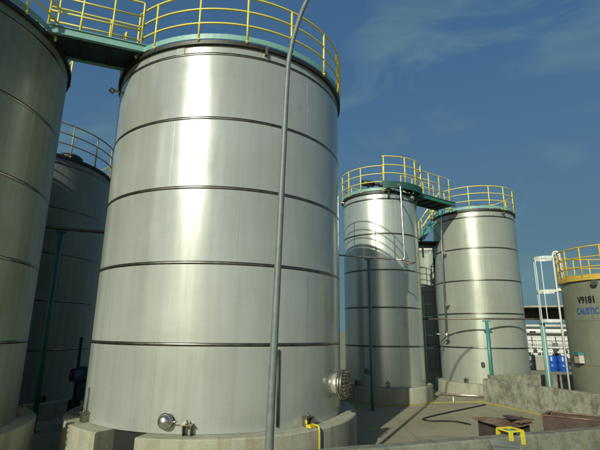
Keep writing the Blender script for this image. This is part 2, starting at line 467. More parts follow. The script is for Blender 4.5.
TB, HB = tank('storage_tank', 'shaded grey tank cut off by the left edge of the photo', B_C, B_Z, B_R, STEEL_B, 7.06,
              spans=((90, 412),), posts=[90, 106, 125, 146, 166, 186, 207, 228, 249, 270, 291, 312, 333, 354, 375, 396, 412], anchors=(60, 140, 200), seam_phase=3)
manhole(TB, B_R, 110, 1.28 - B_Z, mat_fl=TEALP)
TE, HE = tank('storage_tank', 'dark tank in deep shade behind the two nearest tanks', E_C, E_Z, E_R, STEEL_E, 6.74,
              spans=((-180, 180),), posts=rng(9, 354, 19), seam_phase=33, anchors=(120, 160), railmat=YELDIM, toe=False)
TC, HC = tank('storage_tank', 'slimmer tank half in shadow, right behind the big bright tank', C_C, C_Z, C_R, STEEL_C, 6.85,
              spans=((76, 119), (-180, 66)) if False else ((-176, 60),), posts=[-176, -143, -120, -97, -70, -40, -10, 20, 50, 60], anchors=(187.4, 128, 80, -130), seam_phase=40)
nozzle(TC, C_R, 214, .45, .05, .08, DULLBOLT)
TD, HD = tank('storage_tank', 'sunlit slim tank on the right with an unbroken ring of yellow railing', D_C, D_Z, D_R, STEEL_D, 6.80,
              spans=((-90, 238),), posts=[-90, -68, -45, -20, 5, 30, 55, 80, 105, 131, 155, 178, 204, 230, 238], anchors=(225, 180, 130), seam_phase=70)
nozzle(TD, D_R, 203.5, .68, .045, .12, RIMD)
nozzle(TD, D_R, 159, HD - .16, .035, .08, DULLBOLT)
nozzle(TD, D_R, -130, HD - .22, .04, .08, PIPE_SS)
nozzle(TC, C_R, -100, HC - .12, .04, .1, PIPE_SS)
nozzle(TC, C_R, 140, HC - .16, .045, .12, PIPE_SS)
TF, HF = tank('storage_tank', 'dim tank seen only through the gap between the two slim tanks', F_C, F_Z, F_R, STEEL_B, 6.45, posts=(), seam_phase=10)  # shade in the gap is painted in through the darker steel
k = MB(); k.sector(F_R - .01, F_R + .02, HF - .34, HF - .08, 0, 360, step=3); k.build('sunlit_band', CREAM, TF)  # sunlit strip at the tank top, painted in as a cream ring

# roof gear
k = MB(); k.box((-.35, -.75, HC + .06), .5, .35, .10, 10); k.cyl((-.75, -.95, HC + .42), (-.35, -.85, HC + .42), .11, 14)
k.tube(elbow([(-.35, -.85, HC + .42), (-.1, -.8, HC + .42), (-.1, -.8, HC + .05)], .1), .05, 10); k.tube([(-.55, -.9, HC + .05), (-.55, -.9, HC + .36)], .04, 8)
k.build('roof_motor', RIMD, TC)
k = MB(); k.tube(elbow([(-.9, -.7, HC + .18), (.1, -.95, HC + .22), (.5, -.9, HC + .1)], .1), .05, 10); k.build('roof_pipe', PIPE_SS, TC)
k = MB(); d = az(118) * 2.0
k.lathe([(.34, 0), (.34, .08), (.27, .14), (.02, .18)], (d.x, d.y, HE + .05), 28); k.build('roof_hatch', RIMD, TE)
k = MB(); k.cyl((-.2, -1.2, HD + .05), (-.2, -1.2, HD + .22), .06, 12); k.box((-.2, -1.2, HD + .22), .16, .12, .06); k.build('roof_vent', DULLBOLT, TD)
k = MB(); k.cyl((.85, -.95, HD + .05), (.85, -.95, HD + .20), .07, 12); k.cyl((.85, -.95, HD + .20), (.85, -.95, HD + .24), .12, 12); k.build('roof_vent', YEL, TD)

# ------------------------------------------------------------------ plinths
plinth('pale concrete plinth with an open notch, under the big bright tank', A_C, 2.20, 2.66, A_Z, ((-150, 194.5),))
plinth('yellowish concrete plinth under the shaded tank at the left edge', B_C, 2.20, 2.66, B_Z, ((0, 360),))
plinth('dark concrete plinth in deep shade under the tank at the back left', E_C, 2.20, 2.62, E_Z, ((0, 360),))
plinth('stained concrete plinth with a yellow painted foot, under the half shadowed slim tank', C_C, 1.15, 1.55, C_Z, ((0, 360),))
plinth('pale sunlit concrete plinth with a steel pipe lying in front', D_C, 1.40, 1.86, D_Z, ((0, 360),))
plinth('concrete plinth of the dim tank in the gap between the slim tanks', F_C, 1.25, 1.75, F_Z, ((0, 360),))
# solid dark block filling the notch of the first plinth
k = MB(); d = az(-157.5); p = Vector(A_C + (0,)) + d * 2.26
k.box((p.x, p.y, .0), .62, .10, .708, 157.5)
tag(k.build('notch_block', DARK), 'dark block inside the notch of the big tank plinth', 'drain')

# yellow bonding strap on the plinth of tank A
T = thing('bonding_strap', 'yellow bracket and yellow strap hanging down the big tank plinth', 'strap', (A_C[0], A_C[1], 0))
d = az(136.0); t = Vector((d.y, -d.x, 0))
k = MB(); k.box(d * 2.53 + Vector((0, 0, .722)), .13, .10, .04, -136); k.box(d * 2.47 + t * .05 + Vector((0, 0, .772)), .03, .04, .05); k.build('bracket', YELB, T)
k = MB(); k.tube(elbow([d * 2.56 + Vector((0, 0, .775)), d * 2.70 + Vector((0, 0, .76)), d * 2.70 + Vector((0, 0, .0))], .05), .0115, 8); k.build('strap', YELB, T)

# ------------------------------------------------------------------ walkways
def walkway(label, n0, n1, width, z, depth, side_mat, deck_mat, rails=(.30, .60, .90), npost=3, extra=None, near=(0, 1), far=(0, 1)):
    """n0,n1: plan ends of the near edge; the deck lies to the left of n0->n1"""
    n0, n1 = Vector(n0), Vector(n1); u = (n1 - n0).normalized(); nrm = Vector((-u.y, u.x)); L = (n1 - n0).length
    T = thing('walkway', label, 'walkway', (n0.x, n0.y, z), 'walkways between the tank tops')
    def P(s, o, h): return Vector((u.x * s + nrm.x * o, u.y * s + nrm.y * o, h))
    k = MB(); k.prism([P(0, .012, 0), P(L, .012, 0), P(L, width - .012, 0), P(0, width - .012, 0)], depth * .35, depth * .35 + .03); k.build('deck', deck_mat, T)
    for o in (0, width):
        k = MB(); k.beam(P(0, o, depth / 2), P(L, o, depth / 2), .02, depth)
        k.beam(P(0, o, .008), P(L, o, .008), .07, .014); k.beam(P(0, o, depth + .005), P(L, o, depth + .005), .07, .014); k.build('side_beam', side_mat, T)
    k = MB()
    for i in range(1, 5): k.beam(P(L * i / 5, .03, .04), P(L * i / 5, width - .03, .04), .04, .06)
    k.build('cross_beam', deck_mat, T)
    for o, (f0, f1) in ((0, near), (width, far)):
        s0, s1 = L * f0, L * f1
        k = MB(); k.tube(elbow([P(s0, o, depth), P(s0, o, depth + rails[-1]), P(s1, o, depth + rails[-1]), P(s1, o, depth)], .03, 4), .018, 8); g = k.build('railing', YEL, T)
        for h in rails[:-1]:
            k = MB(); k.tube([P(s0, o, depth + h), P(s1, o, depth + h)], .0165, 8); k.build('mid_rail', YEL, g)
        for i in range(1, npost):
            k = MB(); k.tube([P(s0 + (s1 - s0) * i / npost, o, depth + .01), P(s0 + (s1 - s0) * i / npost, o, depth + rails[-1] - .002)], .018, 8); k.build('post', YEL, g)
    return T
walkway('teal walkway with yellow rails bridging from the left edge tank to the big bright tank', (-4.72, 6.34), (-2.62, 7.13), .74, 7.075, .14, TEALT, DKGREEN, near=(.17, .84), far=(.1, .8), npost=3)
WC = walkway('green walkway with yellow rails bridging the two slim tanks', (4.05, 14.80), (5.98, 16.14), .80, 6.87, .14, TEALD, DKGREEN, npost=3, near=(.10, .86), far=(.1, .9))
# landing over the rim of tank C, part of that walkway
off = Vector((C_C[0] - 4.05, C_C[1] - 14.80))
k = MB(); k.sector(1.05, 1.60, .20, .23, 118, 186, off, step=4); k.build('landing_deck', DKGREEN, WC)
k = MB(); k.sector(1.60, 1.616, .02, .26, 118, 186, off, step=4); k.build('landing_beam', TEALK, WC)
for a in (124, 142, 160, 178):
    dd = az(a); k = MB(); k.beam((off.x + dd.x * 1.36, off.y + dd.y * 1.36, -.26), (off.x + dd.x * 1.57, off.y + dd.y * 1.57, .18), .05, .10)
    k.build('landing_bracket', TEALK, WC)
railing(WC, ((121, 186),), 1.58, .24, [121, 138, 156, 184], (.32, .62, .93), YEL, False, None, .021, c=off)

# access stair and landing behind the walkway
T = thing('access_stair', 'small green stair with yellow handrails in the gap behind the green walkway', 'stair', (5.0, 17.8, 5.9))
sd = Vector((.94, -.05, 0)).normalized(); sn = Vector((.05, .94, 0))
p0, p1 = Vector((.12, 0, .05)), Vector((.95, -.06, 1.25))
for o in (0, .62):
    k = MB(); k.beam(p0 + sn * o, p1 + sn * o, .03, .16); k.build('stringer', TEALP, T)
    for h in (.45, .85):
        k = MB(); k.tube([p0 + sn * o + Vector((0, 0, h)), p1 + sn * o + Vector((0, 0, h))], .02, 8); k.build('handrail', YEL, T)
    k = MB(); k.tube([p0 + sn * o, p0 + sn * o + Vector((0, 0, .87))], .02, 8); k.build('post', YEL, T)
for i in range(6):
    q = p0.lerp(p1, (i + .5) / 6); k = MB(); k.box((q.x, q.y + .31, q.z), .17, .56, .025); k.build('tread', TEALT, T)
k = MB(); k.box((.20, .20, -.19), 1.15, 1.25, .05); k.box((.28, -.07, -.24), .95, .05, .16); k.build('landing', DARK, T)
k = MB(); k.box((.1, .0, -.75), .06, .06, .5); k.box((.55, .0, -.75), .06, .06, .5); k.build('bracket', TEALD, T)
k = MB(); k.tube([(.70, .45, -.26), (.70, .45, -5.9)], .06, 10); k.build('leg', DARK, T)

# ------------------------------------------------------------------ lamp pole
T = thing('lamp_pole', 'tall galvanised lamp pole with curved arm rising in front of the big bright tank', 'lamp pole', (-.325, 5.21, 0))
path = [Vector((0, 0, 0)), Vector((.02, 0, 1.2)), Vector((.06, 0, 2.7)), Vector((.10, 0, 4.3)), Vector((.135, 0, 5.5)), Vector((.17, 0, 5.85)), Vector((.24, 0, 6.2)), Vector((.37, 0, 6.62)), Vector((.58, 0, 7.05)), Vector((.95, -.02, 7.45)), Vector((1.45, -.04, 7.7))]
pp = smooth_path(path, 6); n = len(pp)
k = MB(); k.tube(pp, [  .051 - .019 * min(1, q.z / 6.0) for q in pp], 18); k.build('pole', GALV, T)
k = MB(); k.box((0, 0, 0), .26, .26, .016)
for sx in (-1, 1):
    for sy in (-1, 1): k.cyl((sx * .1, sy * .1, .016), (sx * .1, sy * .1, .05), .012, 8)
k.build('base_plate', GALV, T)

# ------------------------------------------------------------------ pipes and their teal posts
def teal_post(label, x, y, h, r=.042, name='pipe_support', tmat=TEALP):
    T = thing(name, label, 'post', (x, y, 0), 'teal pipe support posts')
    k = MB(); k.tube([(0, 0, 0), (0, 0, h - .045)], r, 14); k.build('column', tmat, T)
    k = MB(); k.beam((-.13, .01, h - .025), (.13, -.01, h - .025), .09, .045); k.build('cross_head', tmat, T)
    k = MB(); k.box((0, 0, 0), .22, .22, .014); k.build('base_plate', tmat, T)
    return T
teal_post('teal post holding the level pipe in front of the half shadowed slim tank', 2.10, 13.14, 4.325)
teal_post('short teal post behind the mossy wall corner at the sunlit slim tank', 6.52, 15.50, 2.585, .055)
teal_post('dark teal post in the shade between the left edge tank and the big tank', -5.62, 10.03, 4.38, .055)

def pipe(label, pts, r, mat, rad=.12, name='pipe', group=None):
    k = MB(); k.tube(elbow(pts, rad), r, 12)
    return k, name, mat, label
def add_pipe(label, pts, r, mat, rad=.12, flanges=(), clamps=(), name='pipe'):
    P0 = Vector(pts[0]); T = thing(name, label, 'pipe', P0)
    k = MB(); k.tube(elbow([Vector(p) - P0 for p in pts], rad), r, 12); k.build('run', mat, T)
    for p, d in flanges:
        p = Vector(p) - P0; d = Vector(d).normalized()
        k = MB(); k.cyl(p - d * .022, p - d * .002, r * 1.9, 20); k.cyl(p + d * .002, p + d * .022, r * 1.9, 20); k.build('flange', CHROME, T)
    for a, b in clamps:
        k = MB(); a = Vector(a) - P0; b = Vector(b) - P0; k.beam(a, b, .04, .04); k.box(a - Vector((0, 0, .045)), .10, .10, .09); k.build('clamp', PIPE_SS, T)
    return T
add_pipe('long pipe dropping down the half shadowed slim tank and turning level above its teal post',
         [(3.16, 13.99, 6.84), (3.16, 13.30, 6.78), (3.10, 12.86, 6.60), (3.13, 12.86, 4.24), (2.12, 13.14, 4.352), (.2, 13.25, 4.50)], .026, PIPE_SS, .10, clamps=())
add_pipe('short brown pipe stub at the end of the level pipe beside the half shadowed tank', [(3.0, 12.78, 4.235), (3.42, 12.73, 4.16), (3.30, 12.60, 4.10), (3.05, 12.60, 4.10)], .022, PIPE_BR, .06)
add_pipe('thin riser pipe with clamps running down the left side of the sunlit slim tank',
         [(5.72, 16.87, 6.9), (5.60, 16.75, 6.6), (5.60, 16.90, 5.6), (5.57, 16.95, 2.2)], .026, PIPE_SS, .15,
         clamps=(((5.65, 16.87, 5.2), (5.85, 17.02, 5.2)), ((5.63, 16.92, 3.2), (5.85, 17.02, 3.2))))
T = thing('valve', 'small steel valve at the foot of the thin riser pipe', 'valve', (5.57, 16.95, 2.2))
k = MB(); k.cyl((0, 0, -.02), (0, 0, -.26), .06, 14); k.build('body', PIPE_SS, T)
k = MB(); k.cyl((-.02, 0, -.12), (-.42, .02, -.10), .018, 8); k.build('lever', PIPE_SS, T)
k = MB(); k.cyl((0, 0, 0), (0, 0, -.02), .09, 16); k.cyl((0, 0, -.26), (0, 0, -.28), .09, 16); k.build('flange', CHROME, T)
add_pipe('level pipe bent in front of the sunlit slim tank, resting on the short teal post',
         [(4.43, 16.55, 2.62), (5.4, 15.95, 2.635), (6.47, 15.48, 2.635), (8.75, 16.05, 2.66), (9.5, 16.3, 2.66)], .03, PIPE_BR, .10)
add_pipe('dark level pipe crossing the shaded gap on the left', [(-6.6, 9.45, 4.44), (-5.65, 10.03, 4.44), (-4.70, 10.50, 4.455), (-3.9, 10.9, 4.46)], .038, PIPE_BR)
add_pipe('steel pipe lying on the ground in front of the pale plinth', [(5.02, 16.30, .06), (5.9, 15.93, .06), (6.55, 15.70, .06)], .035, metal('pinkish_pipe', (.62, .52, .46), .3, .8), .1)
add_pipe('thin black standpipe in the dark corner behind the big tank', [(-5.27, 10.95, 0), (-5.27, 10.95, 1.95)], .035, RUBBER)
# white branch pipes in the gap between the slim tanks
T = thing('pipe_cluster', 'thin pale branch pipes in the dark gap between the slim tanks', 'pipes', (4.95, 17.6, 0))
for pts in ([(0, 0, 0), (0, 0, 3.6)], [(-.25, .1, .0), (-.25, .1, 3.3)]):
    k = MB(); k.tube(pts, .022, 8); k.build('riser', TEALT, T)
for z in (1.55, 2.05, 2.75, 3.25):
    k = MB(); k.tube([(-.45, .05, z), (.32, .05, z)], .02, 8); k.build('branch', TEALT, T)

# pump in the shade behind tank A
T = thing('pump', 'blue pump motor in the dark corner behind the big tank', 'pump', (-5.06, 10.95, 0))
k = MB(); k.box((0, 0, 0), .5, .4, .55); k.build('base', DARK, T)
k = MB(); k.cyl((-.18, 0, 1.08), (.25, 0, 1.08), .20, 20); k.box((0, 0, .55), .2, .3, .36); k.build('motor', paint('blue_motor_paint', (.02, .075, .15), .5), T)
k = MB(); k.cyl((-.33, 0, 1.08), (-.19, 0, 1.08), .15, 16); k.build('fan_cover', DARK, T)

# ------------------------------------------------------------------ yard walls
def wall(label, pts, th, h, mat, group, coping=None):
    """pts: plan polyline of the face towards the camera; thickness lies to the left of the run"""
    P = [Vector(p) for p in pts]; k = MB()
    for a, b in zip(P[:-1], P[1:]):
        u = (b - a).normalized(); n = Vector((-u.y, u.x)); L = (b - a).length
        m = max(1, int(L / .45)); c = .02
        prof = [(0, -.05), (0, h - c), (c, h), (th - c, h), (th, h - c), (th, -.05)]
        vs = []
        for i in range(m + 1):
            q = a + u * (L * i / m); wob = random.uniform(-.006, .006) if 0 < i < m else 0
            for o, z in prof: vs.append((q.x + n.x * o, q.y + n.y * o, z + (wob if z > 0 else 0)))
        fs = []; w = len(prof)
        for i in range(m):
            for j in range(w - 1): fs.append((i * w + j, (i + 1) * w + j, (i + 1) * w + j + 1, i * w + j + 1))
        fs += [tuple(range(w))[::1], tuple(m * w + j for j in reversed(range(w)))]
        k.add(vs, fs)
    o = k.build('bund_wall', mat)
    return tag(o, label, 'wall', group)
wall('mossy concrete bund wall starting at the short teal post and running right', [(5.98, 14.93), (6.70, 12.95), (7.38, 11.3), (8.75, 7.95)], .24, .715, WALLM, 'low concrete bund walls')
wall('far concrete bund wall behind the mossy wall, with blue drums beyond', [(6.35, 15.17), (10.6, 15.75)], .18, .80, WALLM, 'low concrete bund walls')
wall('pale concrete bund wall nearest to the camera along the bottom edge', [(-.55, 5.585), (2.04, 6.475), (4.77, 7.415), (9.2, 8.94)], .20, .70, WALLF, 'low concrete bund walls')

# yellow kerbs and stripes on the ground
def kerb(pts, w, h, mat, name):
    k = MB()
    P = [Vector(p) for p in pts]
    for a, b in zip(P[:-1], P[1:]): k.beam((a.x, a.y, h / 2), (b.x, b.y, h / 2), w, h)
    return tag(k.build(name, mat), kind='structure')
kerb([(5.86, 14.98), (6.57, 12.92), (7.24, 11.30), (8.60, 7.95)], .10, .045, YELG, 'yellow_kerb')
kerb([(3.35, 14.30), (4.85, 14.78), (5.84, 14.93)], .07, .03, YELG, 'yellow_kerb')
k = MB(); k.sector(1.63, 1.67, .0, .018, 95, 260, step=4); tag(k.build('yellow_kerb', YELG, None, (C_C[0], C_C[1], 0)), kind='structure')
k = MB(); k.sector(1.554, 1.57, .0, .035, 95, 260, step=4); tag(k.build('yellow_kerb', YELG, None, (C_C[0], C_C[1], 0)), kind='structure')
# pipe stub by the kerb
k = MB(); k.cyl((0, 0, 0), (0, 0, .17), .022, 10); k.cyl((0, 0, .17), (0, 0, .19), .035, 10)
tag(k.build('standpipe', WHITE, None, (4.90, 14.66, 0)), 'small white standpipe beside the yellow ground line', 'standpipe')

# hose
hp = [(5.75, 14.30, .02), (4.9, 13.55, .02), (4.0, 12.75, .02), (3.38, 12.16, .02), (3.16, 11.85, .02), (3.30, 11.66, .02), (3.62, 11.66, .02), (3.92, 11.60, .02), (4.14, 11.28, .02)]
k = MB(); k.tube(smooth_path(hp, 8), .020, 8)
tag(k.build('hose', RUBBER), 'black hose looping across the sunlit yard floor', 'hose')

# ------------------------------------------------------------------ rusty boxes behind the near wall
T = thing('rusty_box', 'rusty steel box topped with loose rusty sheets, left of the other rusty box', 'steel box', (3.85, 8.75, 0), 'rusty steel boxes')
c = Vector((3.85, 8.75))
q = [Vector(p) - c for p in ((3.60, 8.16), (4.24, 8.58), (4.17, 9.02), (3.46, 9.07))]
k = MB(); k.prism([(p.x * .97, p.y * .97) for p in q], 0, .52); k.build('body', RUSTD, T)
def sheet(pts, z, th, tilt, mat, bend=.02):
    k = MB(); P = [Vector(p) for p in pts]; N = 6; vs = []
    for s in (0, 1):
        for i in range(N + 1):
            for j in range(N + 1):
                a = P[0].lerp(P[1], i / N); b = P[3].lerp(P[2], i / N); p = a.lerp(b, j / N)
                vs.append((p.x, p.y, z + s * th + tilt * (i / N - .5) + bend * sin(i * 1.3 + j * .9)))
    W = (N + 1) ** 2; fs = []
    for i in range(N):
        for j in range(N):
            a = i * (N + 1) + j; fs.append((a, a + 1, a + N + 2, a + N + 1)); fs.append((W + a, W + a + N + 1, W + a + N + 2, W + a + 1))
    for i in range(N):
        for e, (d) in ((i * (N + 1), 1), ):
            pass
        a, b = i * (N + 1), (i + 1) * (N + 1); fs.append((a, b, W + b, W + a))
        a, b = i * (N + 1) + N, (i + 1) * (N + 1) + N; fs.append((b, a, W + a, W + b))
        a, b = i, i + 1; fs.append((b, a, W + a, W + b))
        a, b = N * (N + 1) + i, N * (N + 1) + i + 1; fs.append((a, b, W + b, W + a))
    k.add(vs, fs); return k
sheet([(-.32, -.72), (.42, -.22), (.36, .30), (-.46, .36)], .555, .014, .01, RUST, .012).build('lid_sheet', RUST, T)
sheet([(-.02, -.30), (.46, -.12), (.40, .16), (.02, .10)], .62, .012, -.04, RUST, .015).build('loose_sheet', RUSTD, T)
sheet([(.10, -.42), (.44, -.22), (.40, -.06), (.06, -.22)], .60, .012, .03, RUST, .01).build('loose_sheet', RUST, T)
T = thing('rusty_box', 'open rusty steel box under the mossy wall, right of the other rusty box', 'steel box', (5.6, 8.9, 0), 'rusty steel boxes')
c = Vector((5.6, 8.9)); Q = [Vector(p) - c for p in ((4.83, 9.26), (6.9, 7.92), (7.2, 8.35), (5.22, 9.66))]
k = MB()
for a, b in zip(Q, Q[1:] + Q[:1]): 
    u = (b - a).normalized(); k.beam((a.x, a.y, .29), (b.x - u.x * .015, b.y - u.y * .015, .29), .012, .58)
k.build('body', RUSTD, T)
k = MB(); k.prism([(p.x, p.y) for p in Q], .30, .32); k.build('contents', RUST, T)
k = MB()
for a, b in zip(Q, Q[1:] + Q[:1]): k.beam((a.x, a.y, .592), (b.x, b.y, .592), .055, .022)
k.build('top_flange', RUST, T)

# grey enclosure and yellow clamp at the near wall
T = thing('junction_box', 'grey metal junction box standing in front of the near wall', 'junction box', (2.58, 5.93, 0))
k = MB(); k.box((0, 0, 0), .30, .24, .80, -18); k.build('body', GREYB, T)
k = MB(); k.box((0, 0, .801), .33, .27, .02, -18); k.build('lid', GREYB, T)
k = MB(); k.box((-.05, -.13, .25), .012, .02, .12, -18); k.build('latch', CHROME, T)
T = thing('yellow_clamp', 'bright yellow steel frame clamped over the near wall beside a teal valve', 'clamp frame', (3.14, 6.985, .685))
ux = Vector((.945, .327, 0)) * .85; uy = Vector((-.327, .945, 0))
def cp(s, o, z): return ux * s + uy * o + Vector((0, 0, z))
k = MB(); w = .022
for o in (-.125, .125):
    k.beam(cp(-.15, o, .083), cp(.15, o, .083), w, w)
    for s in (-.15, -.10, .10, .15): k.beam(cp(s, o, -.10), cp(s, o, .072), w, w, uy)
for s in (-.15, .15): k.beam(cp(s, -.113, .083), cp(s, .113, .083), w, w)
k.build('frame', YELB, T)
k = MB(); k.cyl(cp(-.07, 0, .045), cp(.09, 0, .045), .04, 14); k.cyl(cp(.0, 0, .002), cp(.0, 0, .075), .022, 10); k.build('valve', TEALP, T)

# ------------------------------------------------------------------ tank G with lettering, railing, box
T = TG = thing('storage_tank', 'beige painted tank at the right edge with black and blue lettering', 'tank', (G_C[0], G_C[1], 0))
GH = 3.60
k = MB(); k.lathe([(G_R, 0), (G_R, .6), (G_R, 1.2), (G_R, 1.8), (G_R, 2.4), (G_R, 3.0), (G_R, GH)], n=128)
for i, z in enumerate((1.36, 2.50)):
    k.sector(G_R - .01, G_R + .003, z - .009, z + .009, 0, 360, mi=1, step=3)
for i, (z0, z1) in enumerate(((0, 1.34), (1.38, 2.48), (2.52, GH - .05))):
    for a in (262 - i * 9, 172 + i * 20, 80, 350): k.sector(G_R - .01, G_R + .003, z0, z1, a - .3, a + .3, mi=1, step=4)
k.build('shell', [GPAINT, paint('weld_paint', (.16, .165, .12), .5)], T)
k = MB(); k.lathe([(G_R + .03, GH + .002), (G_R * .5, GH + .08), (.02, GH + .15)], n=64); k.build('roof', GPAINT, T)
k = MB(); k.sector(G_R - .02, G_R + .06, GH - .055, GH - .002, 0, 360, step=3); k.build('rim_ring', ORY, T)
railing(T, ((-52, 288),), G_R + .04, GH + .02, rng(-52, 288, 20), (.27, .53, .81), ORY, True, ORY, .02, .07)
k = MB(); d = az(236); k.cyl(d * (G_R - .01) + Vector((0, 0, GH - .14)), d * (G_R + .10) + Vector((0, 0, GH - .14)), .05, 14); k.cyl(d * (G_R + .1) + Vector((0, 0, GH - .14)), d * (G_R + .13) + Vector((0, 0, GH - .14)), .08, 16); k.build('nozzle', CHROME, T)
d = az(266); k = MB(); k.box(d * (G_R + .05) + Vector((0, 0, 1.41)), .26, .12, .20, -4 + 88); k.build('junction_box', CREAM, T)
k = MB(); k.box(d * (G_R + .06) + Vector((0, 0, 1.612)), .28, .15, .07, -4 + 88); k.build('box_hood', TEALP, T)
k = MB(); k.box((-.6, -.9, GH + .06), .5, .1, .06, 30); k.build('roof_cable_tray', RIMD, T)

def letters(txt, mat, parent, R, a_start, z, height, xs, bold, heavy=.012):
    cu = bpy.data.curves.new('lettering', 'FONT'); cu.body = txt; cu.size = 1.0; cu.offset = bold; cu.extrude = .0; cu.space_character = 1.04
    cu.resolution_u = 4
    tmp = bpy.data.objects.new('tmp', cu); COL.objects.link(tmp)
    dg = bpy.context.evaluated_depsgraph_get(); dg.update()
    me = bpy.data.meshes.new_from_object(tmp.evaluated_get(dg))
    bpy.data.objects.remove(tmp)
    s = height / .70
    import bmesh
    bm = bmesh.new(); bm.from_mesh(me)
    bmesh.ops.triangulate(bm, faces=bm.faces[:])
    bmesh.ops.subdivide_edges(bm, edges=[e for e in bm.edges if e.calc_length() > .25], cuts=2, use_grid_fill=True)
    for v in bm.verts:
        x, y = v.co.x * s * xs, v.co.y * s
        b = R_(a_start) - x / R          # seen from outside, text runs to the viewer's right
        v.co = Vector((sin(b) * (R + .004), cos(b) * (R + .004), z + y))
    bm.normal_update(); bm.to_mesh(me); bm.free()
    k = MB()
    for i, dx in enumerate((0, .5, 1.0)):          # a wider pen: the same strokes laid side by side
        rot = -dx * heavy / R
        k.add([((v.co.x * cos(-rot) - v.co.y * sin(-rot)) * (1 + i * .0004), (v.co.x * sin(-rot) + v.co.y * cos(-rot)) * (1 + i * .0004), v.co.z) for v in me.vertices],
              [tuple(p.vertices) for p in me.polygons])
    o = k.build('lettering', mat); bpy.data.meshes.remove(me); o.parent = parent; return o
l1 = letters('V9181', BLACK, TG, G_R, 259.5, 2.95, .175, .74, .028, .012); l1['label'] = 'black painted lettering V9181'
l2 = letters('CAUSTIC', BLUEL, TG, G_R, 262.5, 2.665, .165, .62, .018, .010); l2['label'] = 'blue painted lettering CAUSTIC'

# ------------------------------------------------------------------ caged ladder beside tank G
T = thing('caged_ladder', 'white caged ladder with hooped handrails at the left of the beige tank', 'ladder', (7.36, 13.06, 0))
u = Vector((.87, -.49, 0)).normalized(); v = Vector((.49, .87, 0)).normalized()     # u: towards the tank (right), v: away from the camera
def lp(a, b, z): return u * a + v * b + Vector((0, 0, z))
for b in (-.19, .19):
    pth = [lp(.27, b, 0), lp(.27, b, 4.30)] + [lp(.27 + .085 - .085 * cos(q), b, 4.42 + .10 * sin(q)) for q in [pi * i / 8 for i in range(9)]] + [lp(.44, b, 4.30), lp(.44, b, 3.58)]
    k = MB(); k.tube(pth, .028, 10); k.build('stringer', WHITE, T)
    k = MB(); k.beam(lp(.27, b, 3.40), lp(.56, b, 3.40), .05, .07); k.build('bracket', WHITE, T)
for i in range(14):
    k = MB(); k.tube([lp(.27, -.18, .30 + i * .28), lp(.27, .18, .30 + i * .28)], .014, 8); k.build('rung', WHITE, T)
def hoop(z, w=.045):
    k = MB(); pts = [(.27, -.22)] + [(.0 + -.30 * sin(q) * 1.0 + .05, -.32 * cos(q)) for q in [pi * i / 16 for i in range(17)]] + [(.27, .22)]
    P = [lp(a, b, z) for a, b in pts]
    for a, b in zip(P[:-1], P[1:]): k.beam(a, b, .02, w)
    return k
for z in (2.52, 3.37, 4.36): hoop(z, .075).build('hoop', WHITE, T)
for q in (.12, .33, .5, .67, .88):
    a, b = -.295 * sin(pi * q) + .05, -.315 * cos(pi * q)
    k = MB(); k.beam(lp(a, b, .70 if q in (.33, .67) else 2.50), lp(a, b, 4.38), .058, .016, u); k.build('cage_bar', WHITE, T)
T = thing('pipe_support', 'pale teal post standing under the cage of the white ladder', 'post', (7.19, 13.20, 0), 'teal pipe support posts')
k = MB(); k.tube([(0, 0, 0), (0, 0, 2.44)], .07, 14); k.build('column', TEALT, T)
k = MB(); k.box((0, 0, 2.441), .2, .2, .02); k.build('top_plate', TEALT, T)
k = MB(); k.box((0, 0, 0), .24, .24, .015); k.build('base_plate', TEALT, T)

# ------------------------------------------------------------------ drums beyond
def drum_mb(r=.29, h=.88):
    k = MB(); k.lathe([(r * .96, 0), (r, .02), (r, h * .3), (r * 1.04, h * .33), (r, h * .36), (r, h * .63), (r * 1.04, h * .66), (r, h * .69), (r, h - .05), (r * .93, h), (r * .90, h - .015), (.02, h - .015)], n=32)
    return k
DR = drum_mb(); drum0 = None
spots = [(15.08, 27.15, BLUED, 'leftmost of the bright blue drums behind the far wall'), (15.62, 26.92, BLUED, 'middle one of the bright blue drums behind the far wall'),
         (16.30, 26.75, BLUED, 'bright blue drum half hidden by the beige tank'), (14.15, 27.8, NAVY, 'dark navy drum left of the bright blue drums'),
         ]
first = {}
for x, y, mt, lb in spots:
    if mt not in first:
        T = thing('plastic_drum', lb, 'drum', (x, y, 0), 'plastic drums behind the far wall')
        a = DR.build('body', mt, T); k = MB(); k.cyl((.13, 0, .862), (.13, 0, .90), .035, 12); k.cyl((-.13, 0, .862), (-.13, 0, .90), .035, 12); b = k.build('bung', mt, T)
        first[mt] = (a, b)
    else:
        T = thing('plastic_drum', lb, 'drum', (x, y, 0), 'plastic drums behind the far wall')
        for s in first[mt]: copy_of(s, T, (0, 0, 0))
# pallet crates by the drums
T = thing('crate', 'small cream crate beside the bright blue drums', 'crate', (14.98, 28.4, 0))
k = MB(); k.box((0, 0, 0), .7, .7, .75, 20); k.build('body', CREAM, T); k = MB(); k.box((0, 0, .751), .76, .76, .08, 20); k.build('lid', OFFW, T)

